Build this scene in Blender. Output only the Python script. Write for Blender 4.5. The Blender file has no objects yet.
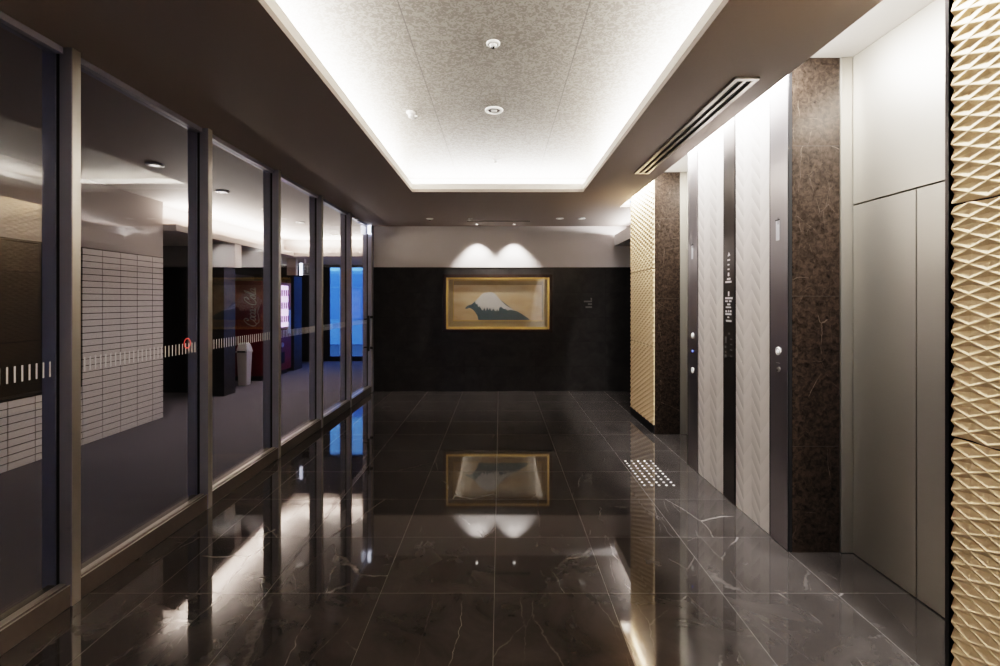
import bpy, bmesh, math, random
from mathutils import Vector, Matrix
random.seed(7)
scene = bpy.context.scene
COL = scene.collection
PI = math.pi

# ------------------------------------------------------------------ materials
def new_mat(name):
    m = bpy.data.materials.new(name); m.use_nodes = True
    nt = m.node_tree
    return m, nt, nt.nodes['Principled BSDF'], nt.nodes['Material Output']

def N(nt, kind, **kw):
    n = nt.nodes.new(kind)
    for k, v in kw.items():
        setattr(n, k, v)
    return n

def L(nt, a, b): nt.links.new(a, b)

def mathn(nt, op, a, b=None, c=None):
    n = nt.nodes.new('ShaderNodeMath'); n.operation = op
    for i, v in enumerate((a, b, c)):
        if v is None: continue
        if isinstance(v, (int, float)): n.inputs[i].default_value = v
        else: nt.links.new(v, n.inputs[i])
    return n.outputs[0]

def simple(name, col, rough=0.5, metal=0.0, noise=0.0, scale=30.0, bump=0.0, spec=None, stretch=None):
    m, nt, b, out = new_mat(name)
    b.inputs['Base Color'].default_value = (*col, 1)
    b.inputs['Roughness'].default_value = rough
    b.inputs['Metallic'].default_value = metal
    if spec is not None: b.inputs['Specular IOR Level'].default_value = spec
    geo = N(nt, 'ShaderNodeNewGeometry')
    vec = geo.outputs['Position']
    if stretch:
        mp = N(nt, 'ShaderNodeMapping'); mp.inputs['Scale'].default_value = stretch
        L(nt, vec, mp.inputs[0]); vec = mp.outputs[0]
    nz = N(nt, 'ShaderNodeTexNoise'); nz.inputs['Scale'].default_value = scale
    nz.inputs['Detail'].default_value = 4
    L(nt, vec, nz.inputs['Vector'])
    if noise:
        mx = N(nt, 'ShaderNodeMix', data_type='RGBA')
        mx.inputs['A'].default_value = (*[c*(1-noise) for c in col], 1)
        mx.inputs['B'].default_value = (*[min(1, c*(1+noise)) for c in col], 1)
        L(nt, nz.outputs['Fac'], mx.inputs['Factor'])
        L(nt, mx.outputs['Result'], b.inputs['Base Color'])
    if bump:
        bp = N(nt, 'ShaderNodeBump'); bp.inputs['Strength'].default_value = bump
        bp.inputs['Distance'].default_value = 0.002
        L(nt, nz.outputs['Fac'], bp.inputs['Height']); L(nt, bp.outputs[0], b.inputs['Normal'])
    return m

def emissive(name, col, strength):
    m, nt, b, out = new_mat(name)
    b.inputs['Base Color'].default_value = (*col, 1)
    b.inputs['Emission Color'].default_value = (*col, 1)
    b.inputs['Emission Strength'].default_value = strength
    return m

def glass(name, tint=(0.93, 0.94, 0.95), ior=1.6):
    m, nt, b, out = new_mat(name)
    nt.nodes.remove(b)
    fr = N(nt, 'ShaderNodeFresnel'); fr.inputs['IOR'].default_value = ior
    # the back of a face gives the same reflection as its front
    geo = N(nt, 'ShaderNodeNewGeometry')
    eta = mathn(nt, 'ADD', ior, mathn(nt, 'MULTIPLY', geo.outputs['Backfacing'], 1/ior - ior))
    L(nt, eta, fr.inputs['IOR'])
    tr = N(nt, 'ShaderNodeBsdfTransparent'); tr.inputs[0].default_value = (*tint, 1)
    gl = N(nt, 'ShaderNodeBsdfGlossy'); gl.inputs['Roughness'].default_value = 0.0
    mx = N(nt, 'ShaderNodeMixShader')
    L(nt, fr.outputs[0], mx.inputs[0]); L(nt, tr.outputs[0], mx.inputs[1]); L(nt, gl.outputs[0], mx.inputs[2])
    L(nt, mx.outputs[0], out.inputs[0])
    return m

def veins(nt, vec, scale, width, seed, cut=0.55):
    """hairline marble veins: cell borders of a stretched, slightly warped Voronoi, broken up by a noise mask"""
    wz = N(nt, 'ShaderNodeTexNoise'); wz.inputs['Scale'].default_value = 5.0*scale; wz.inputs['Detail'].default_value = 4
    L(nt, vec, wz.inputs['Vector'])
    ws = N(nt, 'ShaderNodeVectorMath', operation='SCALE'); ws.inputs['Scale'].default_value = 0.10/scale
    L(nt, wz.outputs['Color'], ws.inputs[0])
    wa = N(nt, 'ShaderNodeVectorMath', operation='ADD'); L(nt, vec, wa.inputs[0]); L(nt, ws.outputs[0], wa.inputs[1])
    mp = N(nt, 'ShaderNodeMapping'); mp.inputs['Location'].default_value = (seed, seed*1.7, seed*0.3)
    mp.inputs['Rotation'].default_value = (0.3, 0.2, 0.55*seed)
    mp.inputs['Scale'].default_value = (scale, 0.32*scale, 0.5*scale)
    L(nt, wa.outputs[0], mp.inputs[0])
    vo = N(nt, 'ShaderNodeTexVoronoi', feature='DISTANCE_TO_EDGE'); vo.inputs['Scale'].default_value = 1.0
    L(nt, mp.outputs[0], vo.inputs['Vector'])
    line = N(nt, 'ShaderNodeMapRange'); line.interpolation_type = 'SMOOTHSTEP'
    line.inputs['From Min'].default_value = width; line.inputs['From Max'].default_value = 0.0
    L(nt, vo.outputs['Distance'], line.inputs['Value'])
    n2 = N(nt, 'ShaderNodeTexNoise'); n2.inputs['Scale'].default_value = scale*1.6
    n2.inputs['Detail'].default_value = 6.0; n2.inputs['Roughness'].default_value = 0.65
    mp2 = N(nt, 'ShaderNodeMapping'); mp2.inputs['Location'].default_value = (seed*3.1, 5+seed, 2)
    L(nt, vec, mp2.inputs[0]); L(nt, mp2.outputs[0], n2.inputs['Vector'])
    mask = N(nt, 'ShaderNodeMapRange'); mask.inputs['From Min'].default_value = cut
    mask.inputs['From Max'].default_value = cut + 0.14
    L(nt, n2.outputs['Fac'], mask.inputs['Value'])
    return mathn(nt, 'MULTIPLY', line.outputs['Result'], mask.outputs['Result'])

def marble(name, base, light, vein_col, rough, tile=None, origin=(0, 0), grout=(0.02, 0.018, 0.017), axes='XY', vein_amt=0.6, scale=1.0, gw=0.0016, spec=0.5, nscale=None):
    m, nt, b, out = new_mat(name)
    geo = N(nt, 'ShaderNodeNewGeometry')
    sep = N(nt, 'ShaderNodeSeparateXYZ'); L(nt, geo.outputs['Position'], sep.inputs[0])
    vec = geo.outputs['Position']
    g = None
    if tile:
        tx, ty = tile
        u = mathn(nt, 'DIVIDE', mathn(nt, 'SUBTRACT', sep.outputs[axes[0]], origin[0]), tx)
        v = mathn(nt, 'DIVIDE', mathn(nt, 'SUBTRACT', sep.outputs[axes[1]], origin[1]), ty)
        iu = mathn(nt, 'FLOOR', u); iv = mathn(nt, 'FLOOR', v)
        cmb = N(nt, 'ShaderNodeCombineXYZ'); L(nt, iu, cmb.inputs[0]); L(nt, iv, cmb.inputs[1])
        wn = N(nt, 'ShaderNodeTexWhiteNoise', noise_dimensions='3D'); L(nt, cmb.outputs[0], wn.inputs['Vector'])
        sc = N(nt, 'ShaderNodeVectorMath', operation='SCALE'); sc.inputs['Scale'].default_value = 37.0
        L(nt, wn.outputs['Color'], sc.inputs[0])
        ad = N(nt, 'ShaderNodeVectorMath', operation='ADD')
        L(nt, geo.outputs['Position'], ad.inputs[0]); L(nt, sc.outputs[0], ad.inputs[1])
        vec = ad.outputs[0]
        fu = mathn(nt, 'MULTIPLY', mathn(nt, 'PINGPONG', u, 0.5), tx)
        fv = mathn(nt, 'MULTIPLY', mathn(nt, 'PINGPONG', v, 0.5), ty)
        dist = mathn(nt, 'MINIMUM', fu, fv)
        g = mathn(nt, 'LESS_THAN', dist, gw)
    nz = N(nt, 'ShaderNodeTexNoise'); nz.inputs['Scale'].default_value = nscale or 3.0*scale
    nz.inputs['Detail'].default_value = 8; nz.inputs['Roughness'].default_value = 0.62
    nz.inputs['Distortion'].default_value = 0.6
    L(nt, vec, nz.inputs['Vector'])
    mr = N(nt, 'ShaderNodeMapRange'); mr.inputs['From Min'].default_value = 0.32; mr.inputs['From Max'].default_value = 0.7
    L(nt, nz.outputs['Fac'], mr.inputs['Value'])
    mx = N(nt, 'ShaderNodeMix', data_type='RGBA')
    mx.inputs['A'].default_value = (*base, 1); mx.inputs['B'].default_value = (*light, 1)
    L(nt, mr.outputs['Result'], mx.inputs['Factor'])
    v1 = veins(nt, vec, 1.4*scale, 0.0048, 1.3, 0.49)
    v2 = veins(nt, vec, 2.8*scale, 0.0075, 4.1, 0.46)
    vv = mathn(nt, 'MULTIPLY', mathn(nt, 'MAXIMUM', v1, mathn(nt, 'MULTIPLY', v2, 0.28)), vein_amt)
    mv = N(nt, 'ShaderNodeMix', data_type='RGBA'); mv.inputs['B'].default_value = (*vein_col, 1)
    L(nt, vv, mv.inputs['Factor']); L(nt, mx.outputs['Result'], mv.inputs['A'])
    colout = mv.outputs['Result']
    if g is not None:
        mg = N(nt, 'ShaderNodeMix', data_type='RGBA'); mg.inputs['B'].default_value = (*grout, 1)
        L(nt, g, mg.inputs['Factor']); L(nt, colout, mg.inputs['A']); colout = mg.outputs['Result']
        L(nt, mathn(nt, 'ADD', mathn(nt, 'MULTIPLY', g, 0.4), rough), b.inputs['Roughness'])
    else:
        b.inputs['Roughness'].default_value = rough
    b.inputs['Specular IOR Level'].default_value = spec
    L(nt, colout, b.inputs['Base Color'])
    return m

M = {}
M['floor'] = marble('polished_dark_marble', (0.030, 0.0268, 0.0256), (0.059, 0.0535, 0.0512), (0.48, 0.45, 0.43), 0.04,
                    tile=(0.6, 0.6), origin=(-0.03, 2.53), grout=(0.10, 0.092, 0.087), vein_amt=0.36, spec=0.72, gw=0.0011)
M['brown'] = marble('brown_marble', (0.014, 0.010, 0.0075), (0.060, 0.044, 0.034), (0.42, 0.35, 0.29), 0.10,
                    tile=(5.0, 0.92), origin=(-1.3, 0.65), axes='XZ', scale=2.2, nscale=38, vein_amt=0.40, grout=(0.03, 0.024, 0.02), spec=0.35)
M['wainscot'] = marble('charcoal_stone', (0.016, 0.0145, 0.014), (0.038, 0.035, 0.034), (0.07, 0.065, 0.062), 0.35,
                       tile=(1.2, 0.42), origin=(-0.6, 0.0), axes='XZ', scale=1.6, vein_amt=0.15, grout=(0.006, 0.006, 0.006), gw=0.001, spec=0.4)
M['ceiling'] = simple('ceiling_paint', (0.32, 0.28, 0.26), 0.75, noise=0.03, scale=60)
M['wallpaper'] = simple('grey_wallpaper', (0.62, 0.59, 0.58), 0.8, noise=0.05, scale=120, bump=0.15)
M['hall_paper'] = simple('hall_wallpaper', (0.42, 0.38, 0.36), 0.8, noise=0.05, scale=120, bump=0.1)
M['cornice'] = simple('cornice_paint', (0.33, 0.30, 0.28), 0.8, noise=0.04)
M['shaded_paper'] = simple('shaded_hall_wallpaper', (0.06, 0.062, 0.075), 0.8, noise=0.05, scale=120)  # hall wallpaper again, with the shade of the recess put into its colour
M['white'] = simple('white_paint', (0.78, 0.76, 0.72), 0.6, noise=0.02)
M['white_plastic'] = simple('white_plastic', (0.75, 0.74, 0.72), 0.4, noise=0.02)
M['alu'] = simple('anodised_aluminium', (0.33, 0.335, 0.41), 0.45, 0.55, noise=0.06, scale=20, stretch=(40, 40, 1))
M['alu_light'] = simple('bright_aluminium', (0.52, 0.50, 0.47), 0.35, 0.9, noise=0.04, scale=20, stretch=(40, 40, 1))
M['bronze'] = simple('dark_anodised_rail', (0.16, 0.14, 0.13), 0.38, 0.6, noise=0.08)
M['black'] = simple('black_rubber', (0.006, 0.006, 0.007), 0.6, noise=0.1)
M['black_gloss'] = simple('black_gloss', (0.006, 0.006, 0.006), 0.08, noise=0.1)
M['board_black'] = simple('board_black', (0.006, 0.006, 0.006), 0.5, spec=0.2)
M['dark_metal'] = simple('dark_brushed_steel', (0.30, 0.285, 0.295), 0.33, 0.9, noise=0.10, scale=12, stretch=(60, 60, 0.6))
M['guide_metal'] = simple('black_guide_steel', (0.085, 0.075, 0.07), 0.28, 0.8, noise=0.10, scale=12, stretch=(60, 60, 0.6))
M['trim_metal'] = simple('blackened_trim', (0.05, 0.045, 0.045), 0.3, 0.8, noise=0.1)
M['door'] = simple('champagne_steel', (0.37, 0.35, 0.31), 0.40, 0.72, noise=0.05, scale=14, stretch=(2, 2, 60))
M['gold'] = simple('cream_gold_relief', (0.70, 0.53, 0.335), 0.6, noise=0.05, scale=50)
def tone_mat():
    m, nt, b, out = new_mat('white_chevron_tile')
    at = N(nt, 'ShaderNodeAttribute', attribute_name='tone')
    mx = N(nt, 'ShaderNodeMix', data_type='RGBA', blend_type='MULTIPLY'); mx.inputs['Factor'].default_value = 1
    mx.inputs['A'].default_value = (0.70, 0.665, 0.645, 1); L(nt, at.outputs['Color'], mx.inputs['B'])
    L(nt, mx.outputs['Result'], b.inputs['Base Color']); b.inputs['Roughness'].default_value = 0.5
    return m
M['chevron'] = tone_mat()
M['carpet'] = simple('charcoal_carpet', (0.115, 0.111, 0.125), 0.95, noise=0.3, scale=260, bump=0.5, spec=0.1)
M['mailbox'] = simple('mailbox_enamel', (0.66, 0.62, 0.60), 0.35, noise=0.03)
M['mailbox_gap'] = simple('mailbox_shadow', (0.03, 0.028, 0.03), 0.6)
M['red'] = simple('vending_red', (0.13, 0.004, 0.012), 0.3, noise=0.05)
M['lettering'] = simple('white_lettering', (0.80, 0.76, 0.76), 0.5)
M['grey_plastic'] = simple('grey_plastic', (0.52, 0.50, 0.49), 0.45, noise=0.03)
M['frame_wood'] = simple('dark_wood_frame', (0.028, 0.014, 0.009), 0.25, noise=0.25, scale=20, stretch=(1, 1, 8))
M['frame_gold'] = simple('gilt_frame', (0.72, 0.52, 0.20), 0.3, 0.75, noise=0.08)
M['mat_board'] = simple('ochre_mat_board', (0.48, 0.38, 0.22), 0.7, noise=0.06)
M['mountain'] = simple('painted_mountain', (0.10, 0.18, 0.23), 0.7, noise=0.35, scale=25)
M['snow'] = simple('painted_snow', (0.95, 0.95, 0.94), 0.7, noise=0.10, scale=30)
M['steel'] = simple('polished_stud', (0.85, 0.83, 0.80), 0.25, 0.6, noise=0.02)
M['glass'] = glass('partition_glass', (0.94, 0.945, 0.955), 1.55)
M['door_glass'] = glass('entrance_glass', (0.92, 0.94, 0.96), 1.5)
M['picture_glass'] = glass('picture_glass', (0.98, 0.98, 0.98), 2.1)
M['marking'] = simple('white_film', (0.62, 0.62, 0.62), 0.6)
M['red_glow_film'] = emissive('red_ring_glow', (0.75, 0.09, 0.07), 0.35)  # sticker film given a faint glow of its own, though no lamp
M['lens'] = emissive('lamp_lens', (1.0, 0.94, 0.86), 0.5)
M['spot_lens'] = emissive('spot_lens', (1.0, 0.96, 0.90), 8.0)
M['hall_lens'] = emissive('hall_lamp_lens', (1.0, 0.90, 0.82), 1.2)
M['indicator'] = emissive('indicator_lens', (0.50, 0.50, 0.53), 0.12)
M['button_lens'] = emissive('button_lens', (1.0, 1.0, 1.0), 0.3)
M['blue_lens'] = emissive('blue_lens', (0.15, 0.25, 1.0), 1.0)
M['exit_white'] = emissive('exit_sign_white', (0.80, 0.84, 1.0), 2.4)
M['exit_green'] = emissive('exit_sign_green', (0.05, 0.6, 0.25), 1.2)
M['display'] = emissive('vending_display', (0.72, 0.50, 0.85), 1.5)
M['can_a'] = simple('can_purple', (0.25, 0.05, 0.25), 0.4)
M['facade'] = simple('blue_facade', (0.55, 0.68, 0.95), 0.7, noise=0.1, scale=5)
M['street'] = simple('street_paving', (0.16, 0.16, 0.18), 0.8, noise=0.2)
M['slab'] = simple('rough_concrete', (0.2, 0.19, 0.18), 0.9)

# mottled recess ceiling with two board seams
def ceiling_mottle():
    m, nt, b, out = new_mat('mottled_ceiling_board')
    geo = N(nt, 'ShaderNodeNewGeometry')
    sep = N(nt, 'ShaderNodeSeparateXYZ'); L(nt, geo.outputs['Position'], sep.inputs[0])
    vo = N(nt, 'ShaderNodeTexNoise'); vo.inputs['Scale'].default_value = 36; vo.inputs['Detail'].default_value = 2.5
    vo.inputs['Distortion'].default_value = 1.5
    L(nt, geo.outputs['Position'], vo.inputs['Vector'])
    mr = N(nt, 'ShaderNodeMapRange'); mr.inputs['From Min'].default_value = 0.46; mr.inputs['From Max'].default_value = 0.54
    L(nt, vo.outputs['Fac'], mr.inputs['Value'])
    mx = N(nt, 'ShaderNodeMix', data_type='RGBA')
    mx.inputs['A'].default_value = (0.235, 0.21, 0.18, 1); mx.inputs['B'].default_value = (0.36, 0.335, 0.295, 1)
    L(nt, mr.outputs['Result'], mx.inputs['Factor'])
    d = mathn(nt, 'ABSOLUTE', mathn(nt, 'SUBTRACT', mathn(nt, 'ABSOLUTE', mathn(nt, 'ADD', sep.outputs['X'], 0.03)), 0.485))
    s = mathn(nt, 'LESS_THAN', d, 0.0035)
    mg = N(nt, 'ShaderNodeMix', data_type='RGBA'); mg.inputs['B'].default_value = (0.12, 0.11, 0.10, 1)
    L(nt, mathn(nt, 'MULTIPLY', s, 0.7), mg.inputs['Factor']); L(nt, mx.outputs['Result'], mg.inputs['A'])
    L(nt, mg.outputs['Result'], b.inputs['Base Color'])
    b.inputs['Roughness'].default_value = 0.5
    return m
M['mottle'] = ceiling_mottle()

def painting_mat():
    m, nt, b, out = new_mat('gold_haze_painting')
    geo = N(nt, 'ShaderNodeNewGeometry')
    sep = N(nt, 'ShaderNodeSeparateXYZ'); L(nt, geo.outputs['Position'], sep.inputs[0])
    nz = N(nt, 'ShaderNodeTexNoise'); nz.inputs['Scale'].default_value = 2.6; nz.inputs['Detail'].default_value = 5
    mp = N(nt, 'ShaderNodeMapping'); mp.inputs['Scale'].default_value = (1, 1, 2.6)
    L(nt, geo.outputs['Position'], mp.inputs[0]); L(nt, mp.outputs[0], nz.inputs['Vector'])
    h = N(nt, 'ShaderNodeMapRange'); h.inputs['From Min'].default_value = 1.1; h.inputs['From Max'].default_value = 1.9
    L(nt, sep.outputs['Z'], h.inputs['Value'])
    f = mathn(nt, 'ADD', mathn(nt, 'MULTIPLY', nz.outputs['Fac'], 0.9), mathn(nt, 'MULTIPLY', h.outputs['Result'], 0.25))
    cr = N(nt, 'ShaderNodeValToRGB')
    e = cr.color_ramp.elements
    e[0].position = 0.30; e[0].color = (0.72, 0.50, 0.25, 1)
    e[1].position = 0.75; e[1].color = (0.92, 0.79, 0.58, 1)
    k = e.new(0.52); k.color = (0.86, 0.67, 0.42, 1)
    L(nt, f, cr.inputs[0]); L(nt, cr.outputs[0], b.inputs['Base Color'])
    b.inputs['Roughness'].default_value = 0.7
    return m
M['painting'] = painting_mat()

# ------------------------------------------------------------------ mesh helpers
def bx(bm, x0, x1, y0, y1, z0, z1):
    vs = [bm.verts.new(c) for c in ((x0,y0,z0),(x1,y0,z0),(x1,y1,z0),(x0,y1,z0),(x0,y0,z1),(x1,y0,z1),(x1,y1,z1),(x0,y1,z1))]
    for f in ((0,3,2,1),(4,5,6,7),(0,1,5,4),(1,2,6,5),(2,3,7,6),(3,0,4,7)):
        bm.faces.new([vs[i] for i in f])

def boxes(*bs, bevel=0.0):
    bm = bmesh.new()
    for b in bs: bx(bm, *b)
    if bevel:
        bmesh.ops.bevel(bm, geom=list(bm.edges), offset=bevel, segments=2, affect='EDGES', profile=0.6)
    return bm

def lathe(profile, seg=24, axis='Z', loc=(0, 0, 0)):
    """profile of (radius, height) revolved about an axis"""
    bm = bmesh.new(); rings = []
    for r, h in profile:
        ring = []
        for i in range(seg):
            a = 2*PI*i/seg
            c, s = r*math.cos(a), r*math.sin(a)
            p = (c, s, h) if axis == 'Z' else ((h, c, s) if axis == 'X' else (c, h, s))
            ring.append(bm.verts.new((p[0]+loc[0], p[1]+loc[1], p[2]+loc[2])))
        rings.append(ring)
    for a, b in zip(rings, rings[1:]):
        for i in range(seg):
            bm.faces.new((a[i], a[(i+1) % seg], b[(i+1) % seg], b[i]))
    if profile[0][0] > 1e-6: bm.faces.new(list(reversed(rings[0])))
    if profile[-1][0] > 1e-6: bm.faces.new(rings[-1])
    bmesh.ops.remove_doubles(bm, verts=bm.verts, dist=1e-6)
    bmesh.ops.recalc_face_normals(bm, faces=bm.faces)
    return bm

def obj(name, bm, mat, parent=None, smooth=False, kind=None, label=None):
    me = bpy.data.meshes.new(name); bm.normal_update(); bm.to_mesh(me); bm.free()
    me.materials.append(mat)
    if smooth:
        for p in me.polygons: p.use_smooth = True
        try: me.set_sharp_from_angle(angle=math.radians(40))
        except Exception: pass
    o = bpy.data.objects.new(name, me); COL.objects.link(o)
    if parent: 
        o.parent = parent
        o.matrix_parent_inverse = Matrix.Translation(-Vector(parent.location))
    if kind: o['kind'] = kind
    if label: o['label'] = label
    return o

def tag(o, label, cat, group=None):
    o['label'] = label; o['category'] = cat
    if group: o['group'] = group
    return o

def thing(name, label, cat, loc=(0, 0, 0), group=None):
    o = bpy.data.objects.new(name, None); COL.objects.link(o); o.location = loc
    o.empty_display_size = 0.1
    return tag(o, label, cat, group)

def struct(name, bm, mat, parent=None):
    o = obj(name, bm, mat, parent)
    if parent is None: o['kind'] = 'structure'
    return o

def sempty(name, loc):
    o = bpy.data.objects.new(name, None); COL.objects.link(o); o.location = loc
    o['kind'] = 'structure'; o.empty_display_size = 0.1
    return o

# ------------------------------------------------------------------ room constants
CZ = 2.82          # lobby ceiling
XL = -2.16         # lobby face of the mullions
XR = 1.77          # right wall face
YB = 8.21          # back wall face
TOP = 3.03         # ceiling of the light slot
HX = -7.0          # far left of the hall

# floors
struct('floor', boxes((-2.33, 3.6, -3.0, 8.4, -0.1, 0.0)), M['floor'])
struct('floor_hall', boxes((HX-.1, -2.33, -3.0, 12.6, -0.1, 0.0), (-2.33, -2.2, 8.4, 12.6, -.1, 0)), M['carpet'])

# lobby ceiling : slab with the rectangular recess and the light slot left open
bm = bmesh.new()
for b in ((-2.32, -1.03, -3.0, 8.3), (0.975, 1.63, -3.0, 6.54), (-1.03, 0.975, 5.64, 8.3), (0.975, 3.6, 6.54, 8.3), (-1.03, 0.975, -3.0, -0.5)):
    bx(bm, *b, CZ, CZ+0.035)
struct('ceiling', bm, M['ceiling'])
bm = bmesh.new()      # white lip of the recess
bx(bm, -1.055, -1.0301, -0.525, 5.665, CZ+.001, CZ+.100); bx(bm, 0.9751, 1.0, -0.525, 5.665, CZ+.001, CZ+.100)
bx(bm, -1.0301, 0.9751, 5.6401, 5.665, CZ+.001, CZ+.100); bx(bm, -1.0301, 0.9751, -0.525, -0.5001, CZ+.001, CZ+.100)
struct('trim_1', bm, M['white'])
struct('ceiling_recess', boxes((-1.33, 1.275, -0.8, 5.94, 3.05, 3.1)), M['mottle'])
bm = bmesh.new()
bx(bm, -1.36, -1.33, -0.83, 5.97, CZ+.03, 3.1); bx(bm, 1.275, 1.305, -0.83, 5.97, CZ+.03, 3.1)
bx(bm, -1.33, 1.275, 5.94, 5.97, CZ+.03, 3.1); bx(bm, -1.33, 1.275, -0.83, -0.8, CZ+.03, 3.1)
struct('ceiling_recess_side', bm, M['white'])
# light slot over the right wall
bm = bmesh.new()
bx(bm, 1.38, 2.45, -3.0, 6.6, TOP, TOP+.05)
struct('ceiling_slot', bm, M['white'])
bm = bmesh.new()
bx(bm, 1.36, 1.40, -3.0, 6.6, CZ+.036, TOP)
bx(bm, 1.40, 1.765, 6.54, 6.58, CZ+.036, TOP)
struct('ceiling_slot_side', bm, M['white'])

# back wall
struct('wall_back', boxes((-2.33, 3.6, YB+.012, YB+.2, 0, CZ+.03)), M['wallpaper'])
bm = boxes((-2.16, 3.6, YB-.01, YB+.011, 0.0, 2.104))
struct('wall_back_wainscot', bm, M['wainscot'])
struct('trim_2', boxes((-2.16, 3.6, YB-.016, YB+.011, 2.1045, 2.115)), M['trim_metal'])
# rear (behind the camera)
struct('wall_rear', boxes((-2.3, 3.6, -3.2, -3.0, 0, CZ+.3)), M['wallpaper'])

# right wall cores
struct('wall_right_pier', boxes((1.79, 2.45, 2.94, 4.52, 0, TOP)), M['brown'])
struct('wall_right_end_pier', boxes((1.79, 2.45, 5.55, 6.53, 0, TOP)), M['brown'])
struct('wall_right_near', boxes((1.79, 2.45, -3.0, 1.885, 0, TOP)), M['black'])
struct('wall_right_back', boxes((2.19, 2.45, 1.885, 2.94, 0, TOP), (2.19, 2.45, 4.52, 5.55, 0, TOP)), M['slab'])
struct('wall_right_passage', boxes((3.5, 3.6, 6.5, 8.22, 0, CZ), (2.45, 3.6, 6.45, 6.53, 0, CZ)), M['wainscot'])
struct('wall_right_lintel', boxes((1.95, 2.25, 6.535, YB-.02, 2.48, 2.63), (1.95, 1.97, 6.535, YB-.02, 2.6301, 2.665)), M['wallpaper'])

# elevator doors in their recesses
def elevator(n, y0, y1):
    r = sempty('door_%d' % n, (2.15, (y0+y1)/2, 0))
    x = 2.15
    seam = y0 + (2.475-1.885)
    obj('leaf', boxes((x, x+.03, seam+.0035, y1-.018, 0.006, 2.118), bevel=.002), M['door'], r, label='wide steel sliding leaf')
    obj('leaf', boxes((x, x+.03, y0+.004, seam-.0035, 0.006, 2.118), bevel=.002), M['door'], r, label='narrow steel sliding leaf')
    obj('transom', boxes((x, x+.03, y0+.004, y1-.018, 2.127, TOP-.002), bevel=.002), M['door'], r)
    obj('jamb', boxes((2.08, x+.03, y1-.014, y1-.001, 0.003, TOP-.002), bevel=.002), M['door'], r)
    obj('backing', boxes((x+.031, x+.038, y0+.001, y1-.001, 0.0, TOP-.002)), M['black'], r)
elevator(1, 1.89, 2.94)
elevator(2, 4.53, 5.55)

# ------------------------------------------------------------------ gold diamond relief panels
def relief_panel(y0, y1, z0, z1, x=XR, a=0.07, h=0.0291, depth=0.013, thick=0.0185):
    bm = bmesh.new()
    ny = max(1, round((y1-y0)/a)); nz = max(2, round((z1-z0)/h))
    dy, dz = (y1-y0)/ny, (z1-z0)/nz
    V = [[None]*(nz+1) for _ in range(ny+1)]
    for i in range(ny+1):
        for j in range(nz+1):
            ridge = (i+j) % 2 == 0
            V[i][j] = bm.verts.new((x if ridge else x+depth, y0+i*dy, z0+j*dz+(.32*dz if (not ridge and 0 < j < nz) else 0)))
    ridges = []
    for i in range(ny):
        for j in range(nz):
            p, q, r, s = V[i][j], V[i+1][j], V[i+1][j+1], V[i][j+1]
            if (i+j) % 2 == 0:
                bm.faces.new((p, r, q)); bm.faces.new((p, s, r)); e = (p, r)
            else:
                bm.faces.new((p, s, q)); bm.faces.new((q, s, r)); e = (q, s)
            ridges.append(bm.edges.get(e))
    bmesh.ops.bevel(bm, geom=ridges, offset=0.0020, segments=1, affect='EDGES')
    bmesh.ops.recalc_face_normals(bm, faces=bm.faces)
    for f in list(bm.faces)[:1]:
        f.normal_update()
    # rim closing the panel back to the wall
    be = [e for e in bm.edges if e.is_boundary]
    ret = bmesh.ops.extrude_edge_only(bm, edges=be)
    for v in [g for g in ret['geom'] if isinstance(g, bmesh.types.BMVert)]:
        v.co.x = x+thick
    bmesh.ops.recalc_face_normals(bm, faces=bm.faces)
    return bm
zs = [(0.105, 1.003), (1.012, 1.912), (1.921, TOP-.002)]
pos = ['lowest', 'middle', 'topmost']
for k, (z0, z1) in enumerate(zs):
    o = obj('relief_panel', relief_panel(5.552, 6.53, z0, z1), M['gold'])
    tag(o, 'cream gold diamond relief panel at far end of right wall, %s of three' % pos[k], 'wall panel', 'far gold relief panels')
for k, (z0, z1) in enumerate(zs):
    o = obj('relief_panel', relief_panel(-0.9, 1.884, z0, z1), M['gold'])
    tag(o, 'cream gold diamond relief panel at right edge beside the near elevator, %s of three' % pos[k], 'wall panel', 'near gold relief panels')
struct('baseboard_right', boxes((1.775, 1.789, 5.552, 6.53, 0.0, 0.10)), M['black'])
struct('baseboard_near', boxes((1.775, 1.789, -3.0, 1.884, 0.0, 0.10)), M['black'])
struct('trim_3', boxes((1.766, 2.149, 1.8855, 1.8895, 0, TOP), (1.766, 1.789, 1.8855, 1.905, 0, TOP)), M['trim_metal'])

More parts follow.
